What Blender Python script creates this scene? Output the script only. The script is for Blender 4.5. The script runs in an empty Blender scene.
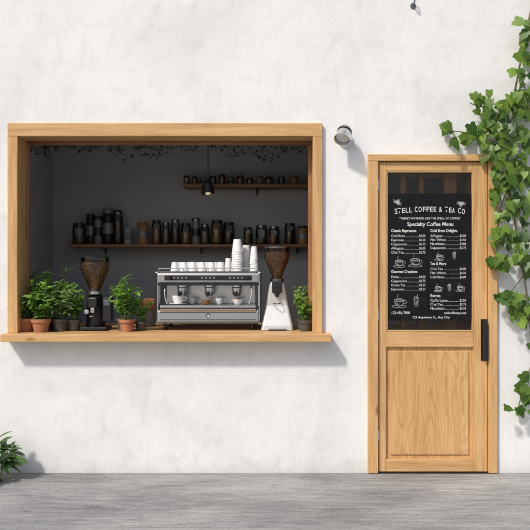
import bpy, bmesh, math, random
from mathutils import Vector, Matrix
random.seed(7)
S=0.0068; D=5.0; CZ=208*S
def PX(px,d=0.0): return (px-265)*S*(D+d)/D
def PZ(py,d=0.0): return CZ+(265-py)*S*(D+d)/D
sc=bpy.context.scene
col=sc.collection
sc.view_settings.view_transform='Standard'
sc.view_settings.look='None'
sc.view_settings.exposure=0

# ---------------- materials ----------------
def newmat(name):
    m=bpy.data.materials.new(name); m.use_nodes=True
    nt=m.node_tree; nt.nodes.clear()
    out=nt.nodes.new('ShaderNodeOutputMaterial')
    b=nt.nodes.new('ShaderNodeBsdfPrincipled')
    nt.links.new(b.outputs[0],out.inputs[0])
    return m,nt,b,out
def N(nt,t,**k):
    n=nt.nodes.new(t)
    for a,v in k.items(): setattr(n,a,v)
    return n
def coords(nt,scale=(1,1,1),kind='pos',rot=(0,0,0)):
    if kind=='pos':
        g=N(nt,'ShaderNodeNewGeometry'); o=g.outputs['Position']
    else:
        g=N(nt,'ShaderNodeTexCoord'); o=g.outputs['Object']
    mp=N(nt,'ShaderNodeMapping'); mp.inputs['Scale'].default_value=scale
    mp.inputs['Rotation'].default_value=rot
    nt.links.new(o,mp.inputs['Vector'])
    return mp.outputs[0]
def noise(nt,vec,scale,detail=4,rough=.5,dist=0):
    n=N(nt,'ShaderNodeTexNoise'); n.inputs['Scale'].default_value=scale
    n.inputs['Detail'].default_value=detail; n.inputs['Roughness'].default_value=rough
    n.inputs['Distortion'].default_value=dist
    nt.links.new(vec,n.inputs['Vector']); return n.outputs['Fac']
def ramp(nt,fac,stops):
    r=N(nt,'ShaderNodeValToRGB'); e=r.color_ramp.elements
    while len(e)<len(stops): e.new(.5)
    for i,(p,c) in enumerate(stops):
        e[i].position=p; e[i].color=(*c,1) if len(c)==3 else c
    nt.links.new(fac,r.inputs[0]); return r.outputs[0]
def mix(nt,a,b,fac,mode='MIX'):
    m=N(nt,'ShaderNodeMix',data_type='RGBA',blend_type=mode)
    for s,v in ((m.inputs[0],fac),(m.inputs[6],a),(m.inputs[7],b)):
        if isinstance(v,(int,float)): s.default_value=v
        elif isinstance(v,tuple): s.default_value=(*v,1)
        else: nt.links.new(v,s)
    return m.outputs[2]
def bump(nt,b,h,strength,dist,prev=None):
    n=N(nt,'ShaderNodeBump'); n.inputs['Strength'].default_value=strength; n.inputs['Distance'].default_value=dist
    nt.links.new(h,n.inputs['Height'])
    if prev: nt.links.new(prev,n.inputs['Normal'])
    nt.links.new(n.outputs[0],b.inputs['Normal']); return n.outputs[0]
def simple(name,c,rough=.5,metal=0,var=.12,scale=20,bmp=0,spec=.5,kind='obj'):
    m,nt,b,o=newmat(name)
    v=coords(nt,(1,1,1),kind)
    f=noise(nt,v,scale,3,.6)
    c2=tuple(max(0,x*(1-var)) for x in c); c1=tuple(min(1,x*(1+var)) for x in c)
    nt.links.new(ramp(nt,f,[(.3,c2),(.7,c1)]),b.inputs['Base Color'])
    rr=N(nt,'ShaderNodeMapRange'); rr.inputs[3].default_value=max(0.02,rough*.8); rr.inputs[4].default_value=min(1,rough*1.2)
    nt.links.new(f,rr.inputs[0]); nt.links.new(rr.outputs[0],b.inputs['Roughness'])
    b.inputs['Metallic'].default_value=metal
    b.inputs['Specular IOR Level'].default_value=spec
    if bmp: bump(nt,b,noise(nt,v,scale*3,3),bmp,.004)
    return m
def wood(name,axis,dark=(0.50,0.285,0.115),light=(0.76,0.49,0.235),cath=False):
    m,nt,b,o=newmat(name)
    sc_={'z':(9,9,.55),'x':(.55,9,9)}[axis]
    v=coords(nt,sc_)
    f=noise(nt,v,3.0,4,.6,.6)
    base=ramp(nt,f,[(.28,dark),(.5,tuple((a+b_)/2*1.04 for a,b_ in zip(dark,light))),(.72,light)])
    sf={'z':(60,60,1.6),'x':(1.6,60,60)}[axis]
    f2=noise(nt,coords(nt,sf),4,3,.7)
    fine=ramp(nt,f2,[(.35,(.80,.74,.68)),(.6,(1,1,1))])
    c=mix(nt,base,fine,.75,'MULTIPLY')
    if cath:
        v3=coords(nt,(3.2,3.2,.42))
        w=N(nt,'ShaderNodeTexNoise'); w.inputs['Scale'].default_value=1.6; w.inputs['Detail'].default_value=1.5
        nt.links.new(v3,w.inputs['Vector'])
        ma=N(nt,'ShaderNodeMath',operation='MULTIPLY'); ma.inputs[1].default_value=26
        nt.links.new(w.outputs['Fac'],ma.inputs[0])
        fr=N(nt,'ShaderNodeMath',operation='FRACT'); nt.links.new(ma.outputs[0],fr.inputs[0])
        rings=ramp(nt,fr.outputs[0],[(0,(.80,.70,.60)),(.25,(1,1,1)),(.8,(1,1,1)),(1,(.80,.70,.60))])
        c=mix(nt,c,rings,.7,'MULTIPLY')
    f3=noise(nt,coords(nt,(1,1,1)),2.3,2)
    c=mix(nt,c,ramp(nt,f3,[(.3,(.88,.86,.84)),(.7,(1.0,1.0,1.0))]),.8,'MULTIPLY')
    kv=N(nt,'ShaderNodeTexVoronoi'); kv.inputs['Scale'].default_value=1.0
    nt.links.new(coords(nt,{'z':(5.3,5.3,1.9),'x':(1.9,5.3,5.3)}[axis]),kv.inputs['Vector'])
    c=mix(nt,c,ramp(nt,kv.outputs['Distance'],[(.035,(.45,.32,.22)),(.09,(1,1,1))]),.7,'MULTIPLY')
    nt.links.new(c,b.inputs['Base Color'])
    b.inputs['Roughness'].default_value=.5
    b.inputs['Specular IOR Level'].default_value=.35
    bump(nt,b,f2,.35,.002)
    return m
def plaster():
    m,nt,b,o=newmat('white_plaster')
    v=coords(nt)
    big=noise(nt,v,1.3,4,.6,.5)
    med=noise(nt,v,7,5,.68,.3)
    c=ramp(nt,big,[(.3,(.70,.70,.695)),(.5,(.775,.775,.77)),(.7,(.82,.82,.813))])
    c=mix(nt,c,ramp(nt,med,[(.3,(.88,.88,.875)),(.5,(1,1,1))]),.7,'MULTIPLY')
    dr=noise(nt,coords(nt,(4,4,.9)),2.3,5,.75,.8)
    c=mix(nt,c,ramp(nt,dr,[(.55,(1,1,1)),(.72,(.85,.85,.84))]),.55,'MULTIPLY')
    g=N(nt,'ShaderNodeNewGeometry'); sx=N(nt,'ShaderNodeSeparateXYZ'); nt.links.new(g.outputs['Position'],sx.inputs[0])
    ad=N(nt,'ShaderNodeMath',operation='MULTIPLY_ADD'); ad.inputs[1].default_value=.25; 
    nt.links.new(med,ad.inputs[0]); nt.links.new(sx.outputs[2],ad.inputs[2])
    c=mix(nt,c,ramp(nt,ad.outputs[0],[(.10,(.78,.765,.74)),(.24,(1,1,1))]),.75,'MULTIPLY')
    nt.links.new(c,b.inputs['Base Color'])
    b.inputs['Roughness'].default_value=.9; b.inputs['Specular IOR Level'].default_value=.15
    h=noise(nt,v,5.5,7,.6,.15)
    bump(nt,b,h,.3,.016)
    return m
def concrete():
    m,nt,b,o=newmat('pavement_concrete')
    big=noise(nt,coords(nt,(.7,1.5,1),rot=(0,0,.35)),1.5,5,.62,.7)
    c=ramp(nt,big,[(.32,(.235,.235,.235)),(.5,(.335,.335,.333)),(.66,(.43,.428,.42))])
    st=noise(nt,coords(nt,(1.6,12,1)),2.2,6,.72,.9)
    c=mix(nt,c,ramp(nt,st,[(.34,(.62,.62,.62)),(.5,(1,1,1)),(.70,(1.15,1.15,1.14))]),.85,'MULTIPLY')
    sp=noise(nt,coords(nt,(1,1.6,1)),38,4,.75)
    c=mix(nt,c,ramp(nt,sp,[(.36,(.55,.55,.55)),(.5,(1,1,1))]),.6,'MULTIPLY')
    nt.links.new(c,b.inputs['Base Color'])
    b.inputs['Roughness'].default_value=.85; b.inputs['Specular IOR Level'].default_value=.25
    bump(nt,b,st,.8,.014)
    return m
def leafmat(name,dark,light,trans=.3):
    m,nt,b,o=newmat(name)
    at=N(nt,'ShaderNodeAttribute'); at.attribute_name='lv'
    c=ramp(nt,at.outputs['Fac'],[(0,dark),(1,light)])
    f=noise(nt,coords(nt),40,2)
    c=mix(nt,c,ramp(nt,f,[(.3,(.75,.8,.7)),(.7,(1.1,1.1,1.05))]),.6,'MULTIPLY')
    nt.links.new(c,b.inputs['Base Color']); b.inputs['Roughness'].default_value=.42
    t=N(nt,'ShaderNodeBsdfTranslucent'); nt.links.new(c,t.inputs[0])
    ms=N(nt,'ShaderNodeMixShader'); ms.inputs[0].default_value=trans
    nt.links.new(b.outputs[0],ms.inputs[1]); nt.links.new(t.outputs[0],ms.inputs[2]); nt.links.new(ms.outputs[0],o.inputs[0])
    return m
def glass(name,tint=(.93,.95,.94),ior=1.5,k=1.0):
    m,nt,b,o=newmat(name)
    nt.nodes.remove(b)
    tr=N(nt,'ShaderNodeBsdfTransparent'); tr.inputs[0].default_value=(*tint,1)
    gl=N(nt,'ShaderNodeBsdfGlossy'); gl.inputs['Roughness'].default_value=.03
    fr=N(nt,'ShaderNodeFresnel'); fr.inputs[0].default_value=ior
    mm=N(nt,'ShaderNodeMath',operation='MULTIPLY'); mm.inputs[1].default_value=k
    nt.links.new(fr.outputs[0],mm.inputs[0])
    ms=N(nt,'ShaderNodeMixShader'); nt.links.new(mm.outputs[0],ms.inputs[0])
    nt.links.new(tr.outputs[0],ms.inputs[1]); nt.links.new(gl.outputs[0],ms.inputs[2]); nt.links.new(ms.outputs[0],o.inputs[0])
    return m
def beans(name,c1,c2,scale=110):
    m,nt,b,o=newmat(name)
    v=N(nt,'ShaderNodeTexVoronoi'); v.inputs['Scale'].default_value=scale
    nt.links.new(coords(nt,(1,1,1.3)),v.inputs['Vector'])
    bw=N(nt,'ShaderNodeRGBToBW'); nt.links.new(v.outputs['Color'],bw.inputs[0])
    c=ramp(nt,bw.outputs[0],[(.2,c1),(.8,c2)])
    c=mix(nt,c,ramp(nt,v.outputs['Distance'],[(.2,(1,1,1)),(.7,(.3,.3,.3))]),.8,'MULTIPLY')
    nt.links.new(c,b.inputs['Base Color']); b.inputs['Roughness'].default_value=.4
    bump(nt,b,v.outputs['Distance'],-.8,.006)
    return m
M={}
M['plaster']=plaster(); M['concrete']=concrete()
M['oakz']=wood('oak_vertical','z'); M['oakx']=wood('oak_horizontal','x'); M['oakp']=wood('oak_panel','z',cath=True,dark=(.54,.31,.125),light=(.76,.49,.23))
M['walnut']=wood('shelf_wood','x',dark=(.17,.08,.037),light=(.38,.20,.095))
M['brownz']=wood('brown_wood','z',dark=(.22,.095,.04),light=(.48,.25,.12))
M['midz']=wood('amber_wood','z',dark=(.34,.15,.055),light=(.66,.36,.16))
M['grey']=simple('grey_paint',(.40,.40,.41),.85,var=.07,scale=3,bmp=0,kind='pos')
M['floor']=simple('floor_tile',(.22,.21,.20),.6,scale=4)
M['steel']=simple('brushed_steel',(.66,.66,.66),.22,1,var=.05,scale=8)
M['chrome']=simple('chrome',(.78,.78,.78),.10,1,var=.03,scale=6)
M['dsteel']=simple('dark_steel',(.22,.22,.225),.32,1,var=.1)
M['black']=simple('black_plastic',(.014,.014,.015),.35,var=.2)
M['blackm']=simple('black_metal',(.018,.018,.019),.4,0.3,var=.2)
M['greytin']=simple('grey_tin',(.20,.20,.21),.45,0.3,var=.2)
M['kraft']=simple('kraft_tin',(.30,.17,.08),.6,0,var=.2)
M['white']=simple('white_ceramic',(.82,.82,.81),.25,var=.03)
M['paper']=simple('white_paper_cup',(.80,.80,.79),.65,var=.03)
M['lightgrey']=simple('light_enamel',(.66,.67,.68),.35,.3,var=.04)
M['terra']=simple('terracotta',(.38,.16,.08),.85,var=.3,scale=18,bmp=.3)
M['darkpot']=simple('dark_pot',(.07,.06,.055),.6,var=.25)
M['soil']=simple('soil',(.035,.022,.014),.95,var=.4,scale=60,bmp=.6)
M['beans']=beans('coffee_beans',(.13,.05,.02),(.58,.31,.15))
M['beansd']=beans('dark_coffee_beans',(.03,.014,.008),(.18,.08,.04),130)
M['tea']=beans('dried_tea',(.10,.08,.045),(.36,.28,.17),160)
M['glass']=glass('clear_glass')
M['dglass']=glass('door_glass',(.80,.81,.80),1.5,1.0)
M['hglass']=glass('hopper_glass',(.94,.92,.90),1.45)
M['chalk']=simple('poster_black',(.0095,.0095,.011),.8,var=.35,scale=14,kind='pos',spec=.15)
M['ink']=simple('poster_white_ink',(.72,.72,.70),.8,var=.06,scale=200)
M['leaf']=leafmat('ivy_leaf',(.035,.095,.014),(.22,.35,.055),.32)
M['herb']=leafmat('herb_leaf',(.04,.12,.015),(.27,.48,.07),.32)
M['herb2']=leafmat('herb_leaf_olive',(.05,.11,.03),(.26,.38,.12),.3)
M['dleaf']=leafmat('dark_leaf',(.025,.065,.018),(.12,.23,.05),.25)
M['reflleaf']=leafmat('reflection_leaf',(.04,.042,.038),(.22,.225,.20),.2)  # greyish tone imitates leaves reflected in window glass
M['stem']=simple('vine_stem',(.13,.10,.05),.8,var=.3,scale=40)
M['gstem']=simple('green_stem',(.10,.19,.04),.6,var=.3,scale=40)
m,nt,b,o=newmat('bulb_glow'); b.inputs['Base Color'].default_value=(.9,.85,.7,1); b.inputs['Emission Color'].default_value=(1,.8,.5,1); b.inputs['Emission Strength'].default_value=.4
M['bulb']=m

# ---------------- geometry helpers ----------------
def empty(name,loc=(0,0,0)):
    e=bpy.data.objects.new(name,None); e.location=loc; e.empty_display_size=.1
    col.objects.link(e); return e
def put(me,name,mat,parent=None,smooth=False):
    ob=bpy.data.objects.new(name,me); col.objects.link(ob)
    if mat is not None: me.materials.append(M[mat])
    if smooth:
        for p in me.polygons: p.use_smooth=True
    if parent:
        ob.parent=parent; ob.matrix_parent_inverse=Matrix.Translation(-Vector(parent.location))
    return ob
def box(name,x0,x1,y0,y1,z0,z1,mat,parent=None,bev=0.0,seg=2):
    bm=bmesh.new(); bmesh.ops.create_cube(bm,size=1)
    sx,sy,sz=abs(x1-x0),abs(y1-y0),abs(z1-z0)
    bmesh.ops.scale(bm,vec=(sx,sy,sz),verts=bm.verts)
    if bev: bmesh.ops.bevel(bm,geom=bm.edges[:],offset=min(bev,sx*.45,sy*.45,sz*.45),segments=seg,affect='EDGES',profile=.5)
    c=Vector(((x0+x1)/2,(y0+y1)/2,(z0+z1)/2))
    me=bpy.data.meshes.new(name); bm.to_mesh(me); bm.free()
    me.transform(Matrix.Translation(c))
    return put(me,name,mat,parent)
def lathe(name,prof,mat,parent=None,loc=(0,0,0),seg=28,mtx=None):
    bm=bmesh.new(); rings=[]
    for r,z in prof:
        if r<1e-6: rings.append([bm.verts.new((0,0,z))])
        else: rings.append([bm.verts.new((r*math.cos(2*math.pi*i/seg),r*math.sin(2*math.pi*i/seg),z)) for i in range(seg)])
    for a,b_ in zip(rings,rings[1:]):
        for i in range(seg):
            j=(i+1)%seg
            if len(a)==1 and len(b_)==1: continue
            if len(a)==1: bm.faces.new((a[0],b_[j],b_[i]))
            elif len(b_)==1: bm.faces.new((a[i],a[j],b_[0]))
            else: bm.faces.new((a[i],a[j],b_[j],b_[i]))
    bmesh.ops.recalc_face_normals(bm,faces=bm.faces)
    for f in bm.faces: f.smooth=True
    for e in bm.edges:
        if len(e.link_faces)==2 and e.calc_face_angle(0)>math.radians(38): e.smooth=False
    me=bpy.data.meshes.new(name); bm.to_mesh(me); bm.free()
    T=Matrix.Translation(Vector(loc))
    me.transform(T@mtx if mtx else T)
    return put(me,name,mat,parent)
def tube(name,pts,r,mat,parent=None,cyclic=False,taper=None):
    cu=bpy.data.curves.new(name,'CURVE'); cu.dimensions='3D'; cu.bevel_depth=r; cu.bevel_resolution=2 if r>.003 else 0
    cu.resolution_u=6
    sp=cu.splines.new('NURBS' if len(pts)>2 else 'POLY'); sp.points.add(len(pts)-1)
    for i,p in enumerate(pts):
        sp.points[i].co=(*p,1)
        if taper: sp.points[i].radius=taper[i]
    if len(pts)>2: sp.order_u=3; sp.use_endpoint_u=True
    sp.use_cyclic_u=cyclic
    cu.use_fill_caps=True
    ob=bpy.data.objects.new(name,cu); col.objects.link(ob); cu.materials.append(M[mat])
    if parent: ob.parent=parent; ob.matrix_parent_inverse=Matrix.Translation(-Vector(parent.location))
    return ob
class Leaves:
    def __init__(s): s.v=[];s.f=[];s.a=[]
    def frame(s,u,n):
        u=Vector(u).normalized(); v=Vector(n).cross(u)
        if v.length<1e-4: v=Vector((1,0,0)).cross(u)
        v.normalize(); n=u.cross(v); return u,v,n
    def add(s,p,u,n,pts,faces,val):
        u,v,n=s.frame(u,n); b_=len(s.v); p=Vector(p)
        for a,c,d in pts: s.v.append(p+u*a+v*c+n*d)
        for f in faces: s.f.append([b_+i for i in f]); s.a.append(val)
    def oval(s,p,u,n,L,W,val=None,droop=.15,fold=.12):
        val=random.random() if val is None else val
        dr=L*droop
        pts=[(0,0,0),(.33*L,0,0),(.7*L,0,-dr*.5),(L,0,-dr),
             (.12*L,.28*W,fold*W*.5),(.38*L,.5*W,fold*W),(.72*L,.34*W,fold*W*.8-dr*.5),
             (.12*L,-.28*W,fold*W*.5),(.38*L,-.5*W,fold*W),(.72*L,-.34*W,fold*W*.8-dr*.5)]
        s.add(p,u,n,pts,[(0,1,5,4),(1,2,6,5),(2,3,6),(0,7,8,1),(1,8,9,2),(2,9,3)],val)
    def ivy(s,p,u,n,L,W,val=None):
        val=random.random() if val is None else val
        d=lambda:random.uniform(-.03,.09)*L
        dr=random.uniform(.0,.25)*L
        half=[(-.13,.2),(-.04,.44),(.20,.38),(.42,.40),(.66,.20)]
        pts=[(0,0,0),(.25*L,0,0),(.62*L,0,-dr*.4),(L,0,-dr)]
        for q in (1,-1):
            for a,c in half: pts.append((a*L,q*c*W,d()-dr*max(a,0)*.6))
        F=[]
        for k,o_ in ((4,0),(9,1)):
            fs=[(0,1,k+2,k+1,k),(1,2,k+4,k+3,k+2),(2,3,k+4)]
            F+= fs if not o_ else [tuple(reversed(f)) for f in fs]
        s.add(p,u,n,pts,F,val)
    def blade(s,p,u,n,L,W,val=None,droop=.5,seg=7):
        val=random.random() if val is None else val
        pts=[];F=[]
        for i in range(seg+1):
            t=i/seg; w=W*.5*math.sin(math.pi*min(1,(t*.85+.15)))**.8*(1 if t<1 else 0)
            z=-droop*L*t*t; x=L*t*(1-.15*t*droop)
            pts+= [(x,w,z+.25*w),(x,0,z),(x,-w,z+.25*w)]
        for i in range(seg):
            a=i*3; F+=[(a,a+1,a+4,a+3),(a+1,a+2,a+5,a+4)]
        s.add(p,u,n,pts,F,val)
    def build(s,name,mat,parent=None):
        me=bpy.data.meshes.new(name); me.from_pydata([tuple(v) for v in s.v],[],s.f); me.update()
        at=me.attributes.new('lv','FLOAT','FACE')
        for i,x in enumerate(s.a): at.data[i].value=x
        return put(me,name,mat,parent,smooth=True)
R=random.uniform

# ---------------- camera, light ----------------
cam=bpy.data.cameras.new('camera'); co=bpy.data.objects.new('camera',cam); col.objects.link(co)
cam.sensor_width=36; cam.lens=36*D/(530*S); cam.clip_end=2000
co.location=(0,-D,CZ); co.rotation_euler=(math.radians(90),0,0); sc.camera=co
sd=Vector((.52,.60,-.80)).normalized()
sl=bpy.data.lights.new('sun','SUN'); sl.energy=2.75; sl.angle=math.radians(4.5); sl.color=(1,.965,.91)
so=bpy.data.objects.new('sun',sl); col.objects.link(so); so.rotation_euler=sd.to_track_quat('-Z','Y').to_euler(); so.location=(-5,-6,8)
w=bpy.data.worlds.new('World'); sc.world=w; w.use_nodes=True
nt=w.node_tree; bg=nt.nodes['Background']
sky=nt.nodes.new('ShaderNodeTexSky'); sky.sky_type='NISHITA'; sky.sun_disc=False
sky.sun_elevation=math.asin(-sd.z); sky.sun_rotation=math.atan2(-sd.x,-sd.y)%(2*math.pi)
sky.dust_density=3.5; sky.air_density=1.0; sky.ozone_density=1.0
nt.links.new(sky.outputs[0],bg.inputs[0]); bg.inputs[1].default_value=.125

# ---------------- ground ----------------
me=bpy.data.meshes.new('pavement'); g=250
me.from_pydata([(-g,-g,0),(g,-g,0),(g,g,0),(-g,g,0)],[],[(0,1,2,3)])
put(me,'pavement','concrete')

# ---------------- building ----------------
B=empty('cafe_building',(0,0,0))
ox0,ox1,oz0,oz1=PX(16),PX(315),PZ(339),PZ(134)
dx0,dx1,dz1=PX(370),PX(494),PZ(157)
xs=[-5,ox0,ox1,dx0,dx1,5]; zs=[-.05,oz0,oz1,4.4]
zs=sorted(set(zs+[dz1]))
bm=bmesh.new(); vd={}
def vv(x,z):
    if (x,z) not in vd: vd[(x,z)]=bm.verts.new((x,0,z))
    return vd[(x,z)]
for i in range(len(xs)-1):
    for k in range(len(zs)-1):
        cx=(xs[i]+xs[i+1])/2; cz=(zs[k]+zs[k+1])/2
        if ox0<cx<ox1 and oz0<cz<oz1: continue
        if dx0<cx<dx1 and cz<dz1: continue
        bm.faces.new((vv(xs[i],zs[k]),vv(xs[i+1],zs[k]),vv(xs[i+1],zs[k+1]),vv(xs[i],zs[k+1])))
r=bmesh.ops.extrude_face_region(bm,geom=bm.faces[:])
bmesh.ops.translate(bm,vec=(0,.2,0),verts=[e for e in r['geom'] if isinstance(e,bmesh.types.BMVert)])
bmesh.ops.recalc_face_normals(bm,faces=bm.faces)
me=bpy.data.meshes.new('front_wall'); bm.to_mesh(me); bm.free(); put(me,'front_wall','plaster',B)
BY=1.45
box('side_wall_west',-5,-4.8,.203,4,-.05,4.4,'plaster',B)
box('side_wall_east',4.8,5,.203,4,-.05,4.4,'plaster',B)
box('rear_wall',-4.797,4.797,3.8,4,-.05,4.397,'plaster',B)
box('roof_slab',-5.1,5.1,-.06,4.1,4.403,4.55,'plaster',B)
box('ceiling',-4.79,4.79,.203,3.79,2.75,2.85,'grey',B)
box('interior_floor',-4.79,4.79,.203,3.79,.004,.03,'floor',B)
lx=PX(53,BY)
box('interior_back_wall',lx-.1,2.4,BY,BY+.1,.031,2.747,'grey',B)
box('interior_left_wall',lx-.1,lx,.203,BY-.003,.031,2.747,'grey',B)
box('interior_right_wall',2.3,2.4,.203,BY-.003,.031,2.747,'grey',B)

# ---------------- serving window ----------------
Wn=empty('serving_window',(PX(165),0,PZ(332)))
F=-.032
def fb(name,px0,px1,py0,py1,mat,y0=F,y1=0,bev=.003):
    return box(name,PX(px0),PX(px1),y0,y1,PZ(py1),PZ(py0),mat,Wn,bev)
SZ=.955
fb('casing_top',9,322,124,137,'oakx')
box('casing_left',PX(9),PX(19),F,0,SZ,PZ(137)-.001,'oakz',Wn,.003)
box('casing_right',PX(312.5),PX(322),F,0,SZ,PZ(137)-.001,'oakz',Wn,.003)
box('jamb_left',PX(16.2),PX(18.6),.001,.22,SZ,PZ(137.6),'oakz',Wn,.001)
box('jamb_right',PX(312.9),PX(314.8),.001,.22,SZ,PZ(137.6),'oakz',Wn,.001)
box('jamb_top',PX(16.2),PX(314.8),.001,.22,PZ(137.5),PZ(134.2),'oakx',Wn,.001)
box('sash_left',PX(18.7),PX(21.5),.15,.19,SZ,PZ(138),'brownz',Wn,.002)
box('sash_top',PX(21.6),PX(312.8),.15,.19,PZ(141),PZ(137.7),'walnut',Wn,.002)
box('sash_right',PX(309.6),PX(312.8),.15,.19,SZ,PZ(141.2),'brownz',Wn,.002)
box('sill_board',PX(0,-.14),PX(331.5,-.14),-.14,-.0005,SZ-.05,SZ,'oakx',Wn,.004)
box('counter_board',PX(16.3),PX(314.7),0,.85,SZ-.045,SZ-.0015,'oakx',Wn,.001)
box('counter_base',lx+.01,PX(360),.22,.8,.035,SZ-.05,'grey',Wn)

# ---------------- shelves ----------------
def shelf(px0,px1,pyt,th=.028,dep=.25):
    e=empty('wall_shelf',(PX((px0+px1)/2,BY),BY-.1,PZ(pyt,BY-dep)))
    zt=PZ(pyt,BY-dep)
    box('board',PX(px0,BY-dep),PX(px1,BY-dep),BY-dep,BY-.002,zt-th,zt,'walnut',e,.003)
    for t in (.12,.5,.88):
        x=PX(px0+(px1-px0)*t,BY-dep)
        box('bracket',x-.008,x+.008,BY-dep+.03,BY-.003,zt-th-.010,zt-th-.0005,'blackm',e)
        box('bracket',x-.008,x+.008,BY-.015,BY-.003,zt-th-.05,zt-th-.011,'blackm',e)
    return zt
z1=shelf(68,330,244); z2=shelf(183,330,183.5)
jd=BY-.13
def jar(px,w,h,z,mat='beansd',lid='blackm',d=None,fill=.75):
    d=jd if d is None else d
    sc_=S*(D+d)/D; x=PX(px,d); r=w*sc_/2; hh=h*sc_
    e=empty('storage_jar',(x,d,z))
    lathe('glass_body',[(r*.92,.001),(r,.008),(r,hh*.80),(r*.82,hh*.86),(r*.82,hh*.9)],'glass',e,(x,d,z),20)
    lathe('contents',[(0,.006),(r*.88,.006),(r*.93,.012),(r*.93,hh*fill*.85),(0,hh*fill*.88)],mat,e,(x,d,z),20)
    lathe('lid',[(0,hh*.87),(r*.9,hh*.87),(r*.9,hh*.98),(r*.8,hh),(0,hh)],lid,e,(x,d,z),20)
def tin(px,w,h,z,mat,lid='blackm',d=None):
    d=jd if d is None else d
    sc_=S*(D+d)/D; x=PX(px,d); r=w*sc_/2; hh=h*sc_
    e=empty('storage_tin',(x,d,z))
    lathe('body',[(0,0),(r*.96,0),(r,.004),(r,hh*.86),(r*.97,hh*.87)],mat,e,(x,d,z),24)
    lathe('lid',[(r*.97,hh*.87),(r*1.03,hh*.875),(r*1.03,hh*.97),(r*.95,hh),(0,hh)],lid,e,(x,d,z),24)
    lathe('label',[(r*1.005,hh*.3),(r*1.005,hh*.6)],'greytin' if mat!='greytin' else 'black',e,(x,d,z),24)
def pack(px,w,h,z,mat,d=None):
    d=jd if d is None else d
    sc_=S*(D+d)/D; x=PX(px,d); r=w*sc_/2; hh=h*sc_
    e=empty('tea_box',(x,d,z))
    box('carton',x-r,x+r,d-r*.7,d+r*.7,z,z+hh,mat,e,.003)
    box('label',x-r*.7,x+r*.7,d-r*.7-.0015,d-r*.7-.0005,z+hh*.25,z+hh*.7,'tea',e)
jar(79,13,21,z1+.001,'tea','black',fill=.5)
tin(90.5,8,30,z1+.001,'blackm','black'); tin(98,8,28,z1+.001,'greytin','black',d=jd-.02)
tin(108,11,35,z1+.001,'blackm','greytin'); jar(118,10,34,z1+.001,'beansd','dsteel',fill=.9)
pack(128,6,17,z1+.001,'greytin'); tin(143,11,22,z1+.001,'kraft','walnut')
jar(156.5,9.5,24,z1+.001,'beans','black'); jar(166,8,22,z1+.001,'tea','dsteel',fill=.85); jar(175.5,9,25,z1+.001,'beansd','dsteel')
jar(186,10.5,21,z1+.001,'beans','black',fill=.6); tin(196,8,26,z1+.001,'greytin','dsteel'); jar(205,8.5,20,z1+.001,'tea','dsteel')
jar(217,12.5,24,z1+.001,'beans','blackm',fill=.8); jar(229,11,22,z1+.001,'beansd','blackm',fill=.6)
jar(248,9,17,z1+.001,'tea','black'); jar(261.5,12,19,z1+.001,'tea','dsteel',fill=.4); jar(274,11,18,z1+.001,'beans','dsteel',fill=.6)
jar(290,11,21,z1+.001,'beansd','black'); tin(303,10,18,z1+.001,'kraft','black')
for i,px in enumerate((187,195,204,213,222,231,240,250,260,269,281,294)):
    if i%3==2: tin(px,R(6,8),R(7,9),z2+.001,random.choice(['greytin','kraft']),'black')
    else: jar(px+R(-1,1),R(6,8.5),R(6.5,10.5),z2+.001,random.choice(['beans','tea','beansd']),random.choice(['black','dsteel']),fill=.6)

# ---------------- pendant lamp ----------------
d=.62; x=PX(208,d); e=empty('pendant_lamp',(x,d,PZ(188,d))); u=S*(D+d)/D
tube('cord',[(x,d,2.748),(x,d,PZ(178,d))],.0035,'black',e)
lathe('socket',[(0,0),(.02,0),(.02,-.045),(.026,-.055),(0,-.055)],'black',e,(x,d,PZ(176,d)),20)
lathe('shade',[(.024,0),(.04,-.012),(.046,-.055),(.052,-.082),(.05,-.084),(.043,-.055),(.03,-.014)],'blackm',e,(x,d,PZ(182,d)),28)
lathe('bulb',[(0,0),(.012,-.005),(.022,-.03),(.017,-.047),(0,-.055)],'bulb',e,(x,d,PZ(188,d)),20)
lathe('ceiling_rose',[(0,0),(.05,0),(.05,-.02),(0,-.025)],'black',e,(x,d,2.749),20)

# ---------------- leaf reflection at window head, imitated by added dim foliage ----------------
L=Leaves()
for i in range(900):
    px=R(30,308); d=R(.35,.75)
    dens=.5+.5*math.sin(px*.05+1)+.35*math.sin(px*.17)
    py=137+min(1.7,abs(random.gauss(0,1)))*(5+7*max(0,dens))
    L.oval((PX(px,d),d,PZ(py,d)),(R(-1,1),R(-.6,.3),R(-1,.2)),(R(-.5,.5),-1,R(-.2,.8)),R(.02,.042),R(.010,.02))
e=empty('leaf_reflection_garland',(PX(165,.6),.6,PZ(135,.6)))  # added leaves stand in for a reflection in the glass
L.build('leaves','reflleaf',e)
tube('reflection_garland_stem',[(PX(25,.6),.6,PZ(137,.6)),(PX(90,.6),.58,PZ(141,.6)),(PX(165,.6),.62,PZ(138,.6)),(PX(240,.6),.6,PZ(142,.6)),(PX(310,.6),.6,PZ(137,.6))],.006,'stem',e)

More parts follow.
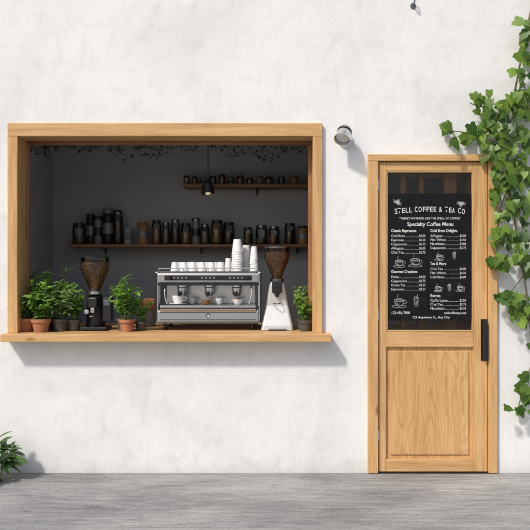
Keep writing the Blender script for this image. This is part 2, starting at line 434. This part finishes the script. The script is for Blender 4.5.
# ---------------- espresso machine ----------------
d0=.16; d1=.60; u=S*(D+d0)/D
X=lambda p:PX(p,d0)
Zm=lambda p:SZ+(331.5-p)*u
E=empty('espresso_machine',(X(208),.38,SZ))
def mb(n,a,b_,t,bt,y0,y1,mt,bev=.004): return box(n,X(a),X(b_),y0,y1,Zm(bt),Zm(t),mt,E,bev)
mb('base_housing',157,259,311,325,d0,d1,'chrome',.012)
mb('base_trim',156,260,322,324.5,d0-.008,d1,'dsteel',.003)
mb('drip_tray',160,256,306.5,311.2,d0-.015,d1-.15,'steel',.004)
mb('tray_lip',159,257,308.6,309.8,d0-.019,d0+.02,'black',.001)
for i in range(34):
    xx=162+i*92/33
    box('tray_slot',X(xx)-.0035,X(xx)+.0035,d0-.005,d0+.2,Zm(306.5)+.0005,Zm(306.5)+.004,'dsteel',E)
mb('back_panel',161,255,284,306.6,d1-.16,d1,'steel',.004)
mb('upper_housing',156.5,259.5,274,285,d0+.02,d1,'steel',.012)
mb('upper_trim',158,258,283,286.5,d0+.005,d1-.05,'black',.004)
mb('control_strip',164,252,276.5,281.5,d0+.014,d0+.03,'black',.003)
for k in range(3):
    cx=180+28*k
    for j in range(4):
        lathe('button',[(0,0),(.0055,0),(.0055,.004),(0,.005)],'chrome',E,(X(cx-6+4*j),d0+.015,Zm(279)),12,Matrix.Rotation(math.radians(90),4,'X'))
mb('side_panel',154.5,158,272.5,326,d0+.03,d1+.01,'chrome',.008)
mb('side_panel',258,261.5,272.5,326,d0+.03,d1+.01,'chrome',.008)
mb('side_trim',154.2,156.2,274,324,d0+.022,d0+.034,'black',.002); mb('side_trim',259.8,261.8,274,324,d0+.022,d0+.034,'black',.002)
mb('cup_deck',159,257,272.6,274.2,d0+.03,d1,'dsteel',.002)
rp=[(X(158),d0+.035),(X(258),d0+.035),(X(258),d1-.01),(X(158),d1-.01)]
for zz in (269.5,):
    for a in range(4):
        p,q=rp[a],rp[(a+1)%4]
        tube('cup_rail',[(p[0],p[1],Zm(zz)),(q[0],q[1],Zm(zz))],.0035,'chrome',E)
for xx in (158,183,208,233,258):
    tube('rail_post',[(X(xx),d0+.035,Zm(273)),(X(xx),d0+.035,Zm(269.5))],.003,'chrome',E)
RX=Matrix.Rotation(math.radians(90),4,'X')
for cx in (180,208,236):
    lathe('group_head',[(0,0),(.036,0),(.036,-.022),(.030,-.028),(.033,-.03),(.033,-.05),(0,-.05)],'chrome',E,(X(cx),d0+.12,Zm(285.5)),28)
    lathe('portafilter',[(0,0),(.031,0),(.031,-.022),(.022,-.034),(.008,-.036),(.008,-.048),(0,-.048)],'steel',E,(X(cx),d0+.12,Zm(285.5)-.048),24)
    z=Zm(285.5)-.058
    tube('portafilter_neck',[(X(cx),d0+.09,z),(X(cx),d0+.05,z)],.006,'chrome',E)
    lathe('portafilter_handle',[(0,0),(.009,0),(.013,.02),(.011,.07),(.014,.1),(.008,.112),(0,.114)],'black',E,(X(cx),d0+.055,z),16,Matrix.Rotation(math.radians(97),4,'X'))
for cx,s in ((165,-1),(251,1)):
    tube('steam_wand',[(X(cx),d0+.06,Zm(285)),(X(cx),d0+.02,Zm(288)),(X(cx+s*1),d0-.0,Zm(296)),(X(cx-s*2),d0-.01,Zm(305))],.0045,'chrome',E)
    lathe('steam_knob',[(0,0),(.014,0),(.017,.01),(.017,.022),(.012,.028),(0,.028)],'black',E,(X(cx-s*4),d0+.02,Zm(279)),18,RX)
lathe('pressure_gauge',[(0,0),(.014,0),(.014,.012),(.011,.012),(.011,.009),(0,.009)],'white',E,(X(208),d0+.006,Zm(316.5)),24,RX)
lathe('gauge_ring',[(.011,.008),(.015,.008),(.015,.015),(.011,.015)],'black',E,(X(208),d0+.004,Zm(316.5)),24,RX)
for yy in (313,320.5):
    mb('base_line',160,256,yy,yy+.7,d0-.002,d0+.01,'black',.0005)
for cx in (164,252):
    for yy in (d0+.05,d1-.06):
        lathe('foot',[(0,0),(.018,0),(.018,.008),(.012,.014),(.012,.05),(0,.05)],'black',E,(X(cx),yy,SZ),18)

# ---------------- cups ----------------
def cup(px,py_base_z,d,w,h,saucer=False,coffee=True):
    u=S*(D+d)/D; r=w*u/2; hh=h*u; x=PX(px,d); z=py_base_z
    e=empty('ceramic_cup',(x,d,z))
    lathe('bowl',[(0,0),(r*.6,0),(r*.62,.003),(r*.85,hh*.35),(r,hh),(r*.93,hh),(r*.78,hh*.35),(r*.5,.006),(0,.006)],'white',e,(x,d,z),24)
    tube('handle',[(x+r*.85,d,z+hh*.8),(x+r*1.4,d,z+hh*.85),(x+r*1.35,d,z+hh*.35),(x+r*.75,d,z+hh*.3)],.0031,'white',e)
    if coffee: lathe('coffee',[(0,hh*.8),(r*.9,hh*.8)],'beansd',e,(x,d,z),20)
    if saucer: lathe('saucer',[(0,-.008),(r*.6,-.008),(r*1.5,-.001),(r*1.5,.001),(r*.6,-.004),(0,-.004)],'white',e,(x,d,z),24)
tz=Zm(306.5)+.004
cup(178,tz+.008,d0+.05,12,8,True); cup(192,tz,d0+.15,8,6); cup(219,tz,d0+.10,9,6)
def bowl(px,z,d,w,h,mat,fillm,name='bowl'):
    u=S*(D+d)/D; r=w*u/2; hh=h*u; x=PX(px,d); e=empty(name,(x,d,z))
    lathe('shell',[(0,0),(r*.5,0),(r*.8,hh*.4),(r,hh),(r*.95,hh),(r*.75,hh*.4),(0,.01)],mat,e,(x,d,z),24)
    lathe('beans',[(r*.93,hh*.85),(r*.6,hh*1.05),(0,hh*1.15)],fillm,e,(x,d,z),24)
    return e
bowl(206,tz,d0+.04,10,4.5,'brownz','beans','bean_bowl'); bowl(238,tz,d0+.04,12,5.5,'white','beans','bean_bowl')
def papercup(px,z,d,w,h,n,inv=True,name='paper_cup_stack'):
    u=S*(D+d)/D; r=w*u/2; x=PX(px,d); H=h*u; e=empty(name if n>1 else 'paper_cup',(x,d,z))
    ch=min(H,.095) if n>1 else H; st=(H-ch)/(n-1) if n>1 else 0
    for k in range(n):
        zb=z+k*st
        rr=r*(1 - (.0 if n==1 else .012*k))
        lathe('cup',[(rr*.96,.0),(rr,.002),(rr,.007),(rr*.95,.008),(rr*.70,ch),(rr*.66,ch),(rr*.66,ch-.004),(0,ch-.004)],'paper',e,(x+R(-.0008,.0008)*k,d,zb),28)
dk=Zm(272.6)+.001
for px in (175,184,193,202,211.5,221):
    papercup(px,dk,d0+.10+R(-.01,.01),9,9.3+R(-.3,.3),1)
for px in (180,189,198,207,216):
    papercup(px,dk,d0+.19,9,9,1)
papercup(237,dk,d0+.13,12,32,9); papercup(246,dk,d0+.22,11,26,6); papercup(254,dk,d0+.10,8.5,25,6); papercup(228.5,dk,d0+.22,8,13,3)

# ---------------- grinders ----------------
def grinder(px,d,top,neck,rtop,dark):
    u=S*(D+d)/D; x=PX(px,d); Z=lambda p:SZ+(331.5-p)*u
    e=empty('coffee_grinder',(x,d,SZ)); r=rtop*u
    zt,zn=Z(top),Z(neck)
    zm=zt-(zt-zn)*.42
    lathe('hopper_glass',[(r*.30,zn),(r*.36,zn+.01),(r*.93,zm),(r,zm+.015),(r,zt)],'hglass',e,(x,d,0),32)
    lathe('bean_fill',[(0,zn),(r*.27,zn),(r*.33,zn+.01),(r*.89,zm),(r*.95,zm+.015),(r*.95,zt-.035),(r*.5,zt-.022),(0,zt-.02)],'beans',e,(x,d,0),32)
    lathe('hopper_lid',[(0,zt+.012),(r*.7,zt+.011),(r*1.03,zt+.004),(r*1.03,zt-.006),(r*.98,zt-.006)],'black' if dark else 'dsteel',e,(x,d,0),32)
    bm_='blackm' if dark else 'lightgrey'
    lathe('collar',[(0,0),(r*.42,0),(r*.55,.006),(r*.55,.026),(r*.40,.032),(0,.032)],'dsteel' if not dark else 'steel',e,(x,d,zn-.026),28)
    if dark:
        lathe('motor_body',[(0,0),(9*u,0),(9.5*u,.01),(9.2*u,(neck and (Z(neck+4)-SZ)*.55)),(7.5*u,Z(neck+5)-SZ),(5*u,Z(neck+4)-SZ),(0,Z(neck+4)-SZ)],bm_,e,(x,d+.03,SZ),32)
        box('base',x-12*u,x+14*u,d-.09,d+.1,SZ+.001,SZ+3.5*u,bm_,e,.006)
        box('dispenser',x-4.5*u,x+4.5*u,d-.085,d-.02,Z(neck+16),Z(neck+6),'black',e,.008)
        box('chute',x-2*u,x+2*u,d-.08,d-.05,Z(neck+21),Z(neck+15.9),'steel',e,.004)
        box('control_box',x+8*u,x+17*u,d-.03,d+.06,Z(neck+30),Z(neck+6),'black',e,.006)
        box('control_trim',x+9.5*u,x+15.5*u,d-.0325,d-.031,Z(neck+14),Z(neck+8),'dsteel',e)
        lathe('dial',[(0,0),(.016,0),(.016,.012),(0,.014)],'chrome',e,(x-6*u,d-.06,Z(neck+20)),20,RX)
        tube('fork',[(x-3*u,d-.06,Z(neck+24)),(x-3*u,d-.12,Z(neck+24)),(x+3*u,d-.12,Z(neck+24)),(x+3*u,d-.06,Z(neck+24))],.003,'chrome',e)
    else:
        bm=bmesh.new(); h0=SZ+.001; h1=Z(neck+3)
        def ring(z,hw,y0,y1): return [bm.verts.new(p) for p in ((x-hw,y0,z),(x+hw,y0,z),(x+hw,y1,z),(x-hw,y1,z))]
        rs=[ring(h0,16*u,d-.09,d+.14),ring(h0+.03,15.6*u,d-.088,d+.138),ring(h0+(h1-h0)*.5,11.5*u,d-.03,d+.12),ring(h1-.02,7.5*u,d-.04,d+.09),ring(h1,6*u,d-.03,d+.07)]
        for a,b_ in zip(rs,rs[1:]):
            for i in range(4): bm.faces.new((a[i],a[(i+1)%4],b_[(i+1)%4],b_[i]))
        bm.faces.new(rs[-1]); bm.faces.new(list(reversed(rs[0])))
        bmesh.ops.recalc_face_normals(bm,faces=bm.faces)
        ed=[e_ for e_ in bm.edges if abs((e_.verts[0].co-e_.verts[1].co).z)>.01]
        bmesh.ops.bevel(bm,geom=ed,offset=.02,segments=4,affect='EDGES',profile=.5)
        mm=bpy.data.meshes.new('body'); bm.to_mesh(mm); bm.free(); o_=put(mm,'body',bm_,e)
        box('dispenser',x-5*u,x+5*u,d-.075,d-.02,Z(neck+14),Z(neck+2),'black',e,.008)
        lathe('chute',[(0,0),(.010,0),(.018,.03),(0,.03)],'black',e,(x,d-.055,Z(neck+18)),20)
        tube('fork',[(x-4*u,d-.03,Z(neck+24)),(x-4*u,d-.1,Z(neck+24)),(x+4*u,d-.1,Z(neck+24)),(x+4*u,d-.03,Z(neck+24))],.0035,'dsteel',e)
        box('tray',x-9*u,x+9*u,d-.13,d-.085,SZ+.001,SZ+.012,'dsteel',e,.004)
grinder(95,.22,259,293,14,True)
grinder(277,.26,249.5,281,12.5,False)
wb=bowl(149,SZ+.12,.5,22,11,'walnut','beans','wooden_bowl')
lathe('stand',[(0,0),(.05,0),(.05,.12),(0,.12)],'darkpot',wb,(PX(149,.5),.5,SZ),24)

# ---------------- potted herbs ----------------
def pot(e,x,d,r,h,mat):
    lathe('pot',[(0,0),(r*.72,0),(r*.92,h*.75),(r*1.04,h*.75),(r*1.06,h),(r*.92,h),(r*.9,h*.85),(0,h*.85)],mat,e,(x,d,SZ),28)
    lathe('soil',[(r*.9,h*.86),(r*.5,h*.9),(0,h*.91)],'soil',e,(x,d,SZ),20)
def herb(px,d,pr,ph,rad,H,n,L0,W0,mat='terra',kind='oval',name='potted_herb',lm='herb'):
    u=S*(D+d)/D; x=PX(px,d); r=pr*u; h=ph*u; rad*=u; H*=u
    e=empty(name,(x,d,SZ)); pot(e,x,d,r,h,mat)
    L=Leaves(); base=Vector((x,d,SZ+h*.88))
    ns=max(5,n//14)
    for s in range(ns):
        a=R(0,6.28); q=math.sqrt(R(0,1)); bo=R(.85,1.25)
        tip=base+Vector((math.cos(a)*rad*q*bo,math.sin(a)*rad*q*.8,H*R(.4,1.08)*(1-.3*q*q)))
        tip.z=max(tip.z,SZ+h*.7)
        midp=base.lerp(tip,.5)+Vector((R(-.015,.015),R(-.01,.01),H*.10))
        b0=base+Vector((math.cos(a)*r*.4,math.sin(a)*r*.4,0))
        tube('stem',[b0,midp,tip],.0016,'gstem',e)
        tone=R(-.25,.25)
        for k in range(n//ns):
            t=R(.2,1.02); p=(b0*(1-t)*(1-t)+midp*2*t*(1-t)+tip*t*t)
            an=R(0,6.28); out=Vector((math.cos(an),math.sin(an),R(-.3,.9)))
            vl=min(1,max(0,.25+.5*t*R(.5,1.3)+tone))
            if kind=='oval': L.oval(p,out,(R(-.3,.3),R(-1.0,.1),1),L0*R(.5,1.35),W0*R(.6,1.2),vl,droop=R(0,.4))
            elif kind=='ivy': L.ivy(p,out,(R(-.3,.3),R(-1,.1),1),L0*R(.6,1.2),W0*R(.7,1.2),vl)
            else: L.blade(p,out+Vector((0,0,.6)),(R(-.3,.3),-.3,1),L0*R(.7,1.3),W0,vl,droop=R(.1,.6))
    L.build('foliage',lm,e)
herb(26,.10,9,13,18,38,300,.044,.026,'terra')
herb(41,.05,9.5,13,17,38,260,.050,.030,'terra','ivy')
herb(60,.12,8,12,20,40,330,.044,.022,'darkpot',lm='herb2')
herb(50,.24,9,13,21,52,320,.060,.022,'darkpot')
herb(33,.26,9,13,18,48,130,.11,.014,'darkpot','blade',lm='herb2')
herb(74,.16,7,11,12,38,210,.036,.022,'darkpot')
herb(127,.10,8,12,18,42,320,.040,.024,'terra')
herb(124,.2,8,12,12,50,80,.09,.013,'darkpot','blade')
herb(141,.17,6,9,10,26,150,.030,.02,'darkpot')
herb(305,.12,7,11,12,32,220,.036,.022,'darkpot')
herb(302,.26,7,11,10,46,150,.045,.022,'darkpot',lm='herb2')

# ---------------- door ----------------
Dr=empty('wooden_door',(PX(432),0,0))
def db(n,a,b_,t,bt,y0,y1,mt,bev=.003): return box(n,PX(a),PX(b_),y0,y1,max(.006,PZ(bt)),PZ(t),mt,Dr,bev)
db('frame_left',367.5,377.5,161.6,474,-.03,.1,'oakz'); db('frame_right',487.6,496,161.6,474,-.03,.1,'oakz')
db('frame_head',367.5,496,155,161.5,-.032,.1,'oakx')
db('stile_left',378.3,386,162.2,471.5,-.008,.04,'oakz',.004); db('stile_right',473.3,487,162.2,471.5,-.008,.04,'oakz',.004)
db('rail_top',386.1,473.2,162.2,171,-.0075,.04,'oakx',.004)
db('rail_middle',386.1,473.2,331.5,347,-.0075,.04,'oakx',.004)
db('rail_bottom',386.1,473.2,459,471.5,-.0075,.04,'oakx',.004)
db('panel_recess',386.1,473.2,347.1,458.9,.014,.03,'oakp',0)
db('panel_raised',390.5,469,351,455,.003,.0138,'oakp',.008)
db('threshold',368,495.5,471.8,473,-.02,.1,'blackm',.001)
db('bead_left',386.1,387.6,171.2,331.3,-.004,.02,'oakz',.002); db('bead_right',471.8,473.2,171.2,331.3,-.004,.02,'oakz',.002)
db('bead_top',387.7,471.7,171.2,172.5,-.004,.02,'oakx',.002); db('bead_bottom',387.7,471.7,330,331.3,-.004,.02,'oakx',.002)
me=bpy.data.meshes.new('glass_pane'); me.from_pydata([(PX(387),.012,PZ(331)),(PX(472),.012,PZ(331)),(PX(472),.012,PZ(172)),(PX(387),.012,PZ(172))],[],[(0,1,2,3)])
put(me,'glass_pane','dglass',Dr)
db('handle_plate',480.3,487,319,360.5,-.014,-.0085,'black',.002)
db('handle_bar',481.5,485.8,320.5,359,-.05,-.036,'black',.004)
db('handle_post',482.3,485,323,326,-.037,-.013,'black',.001); db('handle_post',482.3,485,353.5,356.5,-.037,-.013,'black',.001)
for zz in (190,320,440):
    lathe('hinge',[(0,0),(.006,0),(.006,.07),(0,.07)],'steel',Dr,(PX(377.9),-.012,PZ(zz)),12)
Pt=empty('slatted_partition',(PX(432),.35,0))
for a,b_ in ((400,406),(418,423),(443,456),(466,478)):
    box('slat',PX(a,.16),PX(b_,.16),.14,.18,.035,2.3,'midz',Pt,.003)
for pyy in (176,326): box('rail',PX(385,.2),PX(484,.2),.182,.2,PZ(pyy,.2)-.015,PZ(pyy,.2)+.01,'midz',Pt,.002)

# ---------------- menu poster ----------------
Po=empty('menu_poster',(PX(428.5),0,PZ(257)))
py_=-.0055
box('sheet',PX(387.7),PX(470.8),-.0052,-.0040,PZ(320.5),PZ(193.5),'chalk',Po)
def text(s,x0,x1,yb,h,align='L',bold=0.0,fit=True):
    cu=bpy.data.curves.new('lettering','FONT'); cu.body=s; cu.size=h*S*1.4; cu.offset=bold; cu.resolution_u=3
    cu.materials.append(M['ink'])
    ob=bpy.data.objects.new('lettering',cu); col.objects.link(ob)
    bpy.context.view_layer.update()
    wd=max(ob.dimensions.x,1e-4)
    ob.rotation_euler=(math.radians(90),0,0)
    if fit: ob.scale.x=(x1-x0)*S/wd
    ob.location=(PX(x0),py_-.0006,PZ(yb))
    ob.parent=Po; ob.matrix_parent_inverse=Matrix.Translation(-Vector(Po.location))
    return ob
title="STELL COFFEE & TEA CO"
n=len(title); wts=[{'I':.5,' ':.6,'&':1.1,'O':1.15,'C':1.05}.get(c,1) for c in title]; tot=sum(wts); acc=0
for c,wt in zip(title,wts):
    t=(acc+wt/2)/tot; acc+=wt
    if c==' ': continue
    xx=394+t*71; yb=214.2-2.6*(1-(2*t-1)**2)
    o_=text(c,xx-1.35*wt,xx+1.35*wt,yb,5.0 if c not in 'SCTC' else 5.5,bold=.0003)
text('"THERE\'S NOTHING LIKE THE SMELL OF COFFEE"',399,460,219.5,2.3)
text('Specialty Coffee Menu',407,453,226,4.0,bold=.0004)
def rows(x0,x1,y0,n,step=4.15):
    names=['Espresso','Americano','Cappuccino','Macchiato','Flat White','Caffe Latte','Mocha','Cold Brew','Iced Latte','Chai Tea','Green Tea','Affogato']
    pick=random.sample(names,n)
    for i in range(n):
        nm=pick[i]; y=y0+i*step
        wl=len(nm)*1.55
        text(nm,x0,x0+wl,y,2.5)
        text('.'*int((x1-x0-wl-7)/.9),x0+wl+.8,x1-6.8,y,2.1)
        text('$%d.%02d'%(random.randint(2,6),random.choice([0,25,50,75])),x1-6,x1,y,2.5)
text('Classic Espressos',391,416,232,3.0,bold=.0004); rows(391,425,237,5)
text('Cold Brew Delights',430,457,232,3.0,bold=.0004); rows(430,465.5,237,4,4.0)
text('Gourmet Creations',391,417,273,3.0,bold=.0004); rows(391,425,278,4,4.1)
text('Tea & More',430,446,265,3.0,bold=.0004); rows(430,465.5,270,3,4.1)
text('Extras',430,440,297,3.0,bold=.0004); rows(430,465.5,301.5,3,4.0)
text('123-456-7890',391,409,314,2.7,bold=.0002); text('stellcoffeetea.com',444,466,314,2.5,bold=.0002)
text('123 Anywhere St., Any City',412,449,318.3,2.4,bold=.0002)
def line(pts,r=.0009,cyc=False):
    cu=bpy.data.curves.new('drawing','CURVE'); cu.dimensions='3D'; cu.bevel_depth=r; cu.bevel_resolution=0
    sp=cu.splines.new('POLY'); sp.points.add(len(pts)-1)
    for i,(a,b_) in enumerate(pts): sp.points[i].co=(PX(a),py_-.0006,PZ(b_),1)
    sp.use_cyclic_u=cyc
    ob=bpy.data.objects.new('drawing',cu); col.objects.link(ob); cu.materials.append(M['ink'])
    ob.parent=Po; ob.matrix_parent_inverse=Matrix.Translation(-Vector(Po.location))
def ell(cx,cy,a,b_,t0=0,t1=360,n=20): return [(cx+a*math.cos(math.radians(t0+(t1-t0)*i/n)),cy+b_*math.sin(math.radians(t0+(t1-t0)*i/n))) for i in range(n+1)]
def dcup(cx,cy,s=1):
    line(ell(cx,cy-3*s,5*s,1.6*s)); line([(cx-5*s,cy-3*s)]+ell(cx,cy-2.5*s,4.8*s,6*s,175,5)[:]+[(cx+5*s,cy-3*s)])
    line(ell(cx+6*s,cy-1*s,1.8*s,1.8*s,-120,120,10)); line(ell(cx,cy+3.6*s,7.5*s,1.4*s)); line(ell(cx,cy-3*s,3.2*s,.9*s))
    for k in range(5): line([(cx-4*s+k*.8*s,cy-.8*s+k*.3*s),(cx-3.2*s+k*.8*s,cy+1.6*s+k*.2*s)],.0005)
    line([(cx-1,cy-6*s),(cx-2,cy-7.5*s),(cx-.6,cy-9*s)],.0006)
def dglass(cx,cy,s=1):
    line([(cx-3*s,cy-6*s),(cx-2*s,cy+6*s),(cx+2*s,cy+6*s),(cx+3*s,cy-6*s)]); line(ell(cx,cy-6*s,3*s,1*s)); line([(cx,cy-4*s),(cx+2*s,cy-10*s)])
    for k in (-3,-1.5,0,1.5,3): line([(cx-2.4*s,cy+k*s),(cx+2.4*s,cy+(k+.8)*s)],.0006)
dcup(399,263.5,.8); dcup(415,262.5,.9); dcup(399,303,.95); dglass(416,302,.75)
dcup(439,257.5,.62); dglass(454,256,.5); dcup(438,289,.55); dglass(449,288,.5); dcup(460,288.5,.6)
for sx,cx in ((1,397),(-1,461)):
    for k in range(9):
        a=math.radians(-160+k*27*sx); ln=4.2+1.2*math.sin(k*2.1)
        t=(cx+math.cos(a)*ln,203+math.sin(a)*ln*.9)
        line([(cx,203),(cx+math.cos(a+.35)*ln*.55,203+math.sin(a+.35)*ln*.5),t,(cx+math.cos(a-.35)*ln*.55,203+math.sin(a-.35)*ln*.5)],.0008,True)
        line([(cx,203),t],.0005)
    line(ell(cx,203,1.4,1.1))

# ---------------- wall spotlight ----------------
Lp=empty('wall_spotlight',(PX(345),0,PZ(138)))
lathe('wall_plate',[(0,0),(.05,0),(.05,.010),(.044,.016),(0,.016)],'lightgrey',Lp,(PX(346),-.0,PZ(141)),32,RX)
tube('arm',[(PX(346),-.014,PZ(141)),(PX(345),-.06,PZ(140)),(PX(342),-.085,PZ(134))],.009,'lightgrey',Lp)
dirn=Vector((-.28,-.55,-.8)).normalized()
q=Vector((0,0,-1)).rotation_difference(dirn).to_matrix().to_4x4()
lathe('head',[(0,.07),(.02,.068),(.036,.055),(.045,.03),(.052,-.03),(.056,-.055),(.051,-.055),(.047,-.03),(.03,-.005),(0,-.002)],'steel',Lp,(PX(342),-.115,PZ(137)),32,q)
lathe('band',[(.0465,.028),(.0495,.027),(.0505,.017),(.047,.016)],'black',Lp,(PX(342),-.115,PZ(137)),32,q)
lathe('lens',[(0,-.03),(.030,-.031),(.044,-.036)],'lightgrey',Lp,(PX(342),-.115,PZ(137)),28,q)
Hk=empty('wall_hook',(PX(413),0,PZ(5)))
lathe('plate',[(0,0),(.02,0),(.02,.006),(0,.008)],'dsteel',Hk,(PX(413),0,PZ(6)),16,RX)
tube('hook',[(PX(413),-.006,PZ(6)),(PX(413),-.05,PZ(6)),(PX(413),-.06,PZ(2)),(PX(413),-.04,PZ(-1))],.005,'dsteel',Hk)

# ---------------- ivy ----------------
V=empty('climbing_vine',(PX(515),0,0))
def W(px,py,d): return Vector((PX(px,d),d,PZ(py,d)))
stems=[[(536,-10,-.03),(526,30,-.04),(519,70,-.05),(511,110,-.05),(507,150,-.06),(509,190,-.05),(517,235,-.05),(524,275,-.05),(529,310,-.05),(533,360,-.05),(530,400,-.05)],
 [(515,95,-.05),(497,104,-.08),(480,108,-.10),(470,103,-.1)],
 [(508,145,-.06),(488,140,-.1),(468,132,-.12),(452,131,-.12)],
 [(511,180,-.05),(500,205,-.08),(497,235,-.1),(496,262,-.1)],
 [(524,275,-.05),(512,292,-.07),(503,298,-.08)],[(533,360,-.05),(524,385,-.07),(517,412,-.08)],
 [(519,70,-.05),(527,90,-.08),(530,120,-.1)]]
for i,s in enumerate(stems):
    tube('stem',[W(*p) for p in s],.0065 if i==0 else .0035,'stem',V)
L=Leaves()
def ivy_at(px,py,L0,d=None):
    d=-R(.03,.15) if d is None else d
    ang=R(-2.2,-.9) if random.random()<.7 else R(-3.6,.5)
    uu=Vector((math.cos(ang),R(-.45,.15),math.sin(ang)))
    nn=Vector((R(-.7,.6),-1,R(-.3,1.1)))
    p=W(px,py,d); l=L0*R(.7,1.2)
    L.ivy(p-uu.normalized()*l*.4,uu,nn,l,l*R(.85,1.1),min(1,max(0,random.gauss(.5,.3))))
cl=[(527,22,4,6,6),(523,40,6,6,11),(527,60,4,8,9),(521,76,6,6,8),(521,92,8,7,12),(480,101,7,6,9),(492,112,10,9,19),(508,108,9,9,19),(523,112,8,10,17),
 (463,137,6,5,6),(449,131,5,5,6),(456,144,4,3,3),(478,134,7,6,8),(490,130,8,7,13),(505,133,10,10,19),(521,140,9,11,18),(486,150,8,6,11),(500,155,10,9,17),(515,165,10,10,17),(526,180,5,12,11),
 (497,176,7,7,10),(508,186,8,8,12),(497,195,6,5,7),(512,205,8,9,13),(524,215,6,11,10),(501,216,6,8,8),(497,238,6,9,8),(511,236,8,9,11),(524,245,6,10,9),(493,262,4,6,5),(503,266,6,5,7),(515,260,6,7,8),(527,268,4,7,7),
 (505,297,5,4,7),(517,301,7,5,11),(527,311,5,7,9),(516,315,5,3,5),(526,325,4,4,3),(526,376,4,3,5),(520,390,5,5,8),(527,398,4,8,7),(519,412,5,4,6)]
for cx,cy,sx,sy,n in cl:
    for k in range(n):
        px,py=random.gauss(cx,sx*.62),random.gauss(cy,sy*.62)
        ivy_at(px,py,R(.042,.092))
for k in range(60): ivy_at(R(530,565),R(-20,430),R(.05,.09))
L.build('leaves','leaf',V)

# ---------------- leafy plant at left foot of wall ----------------
G=empty('leafy_plant',(PX(-10),-.2,0))
L=Leaves(); bx=PX(-6,-.2)
for s in range(26):
    a=R(0,6.28); q=math.sqrt(R(0.05,1))
    tip=Vector((bx+math.cos(a)*.15*q,-.2+math.sin(a)*.12*q,R(.12,.36)*(1-.4*q)))
    b0=Vector((bx+math.cos(a)*.03,-.2+math.sin(a)*.03,.01)); md=b0.lerp(tip,.5)+Vector((0,0,.04))
    tube('stem',[b0,md,tip],.0022,'gstem',G)
    for k in range(6):
        t=R(.4,1.0); p=(b0*(1-t)*(1-t)+md*2*t*(1-t)+tip*t*t)
        an=a+R(-1.5,1.5)
        L.blade(p,(math.cos(an),math.sin(an)*.8,R(-.2,.8)),(R(-.2,.2),R(-.7,0),1),R(.07,.12),R(.024,.038),droop=R(.1,.6),seg=5)
L.build('foliage','dleaf',G)
lathe('root_crown',[(0.05,0.001),(.04,.015),(0,.02)],'soil',G,(bx,-.2,0),20)
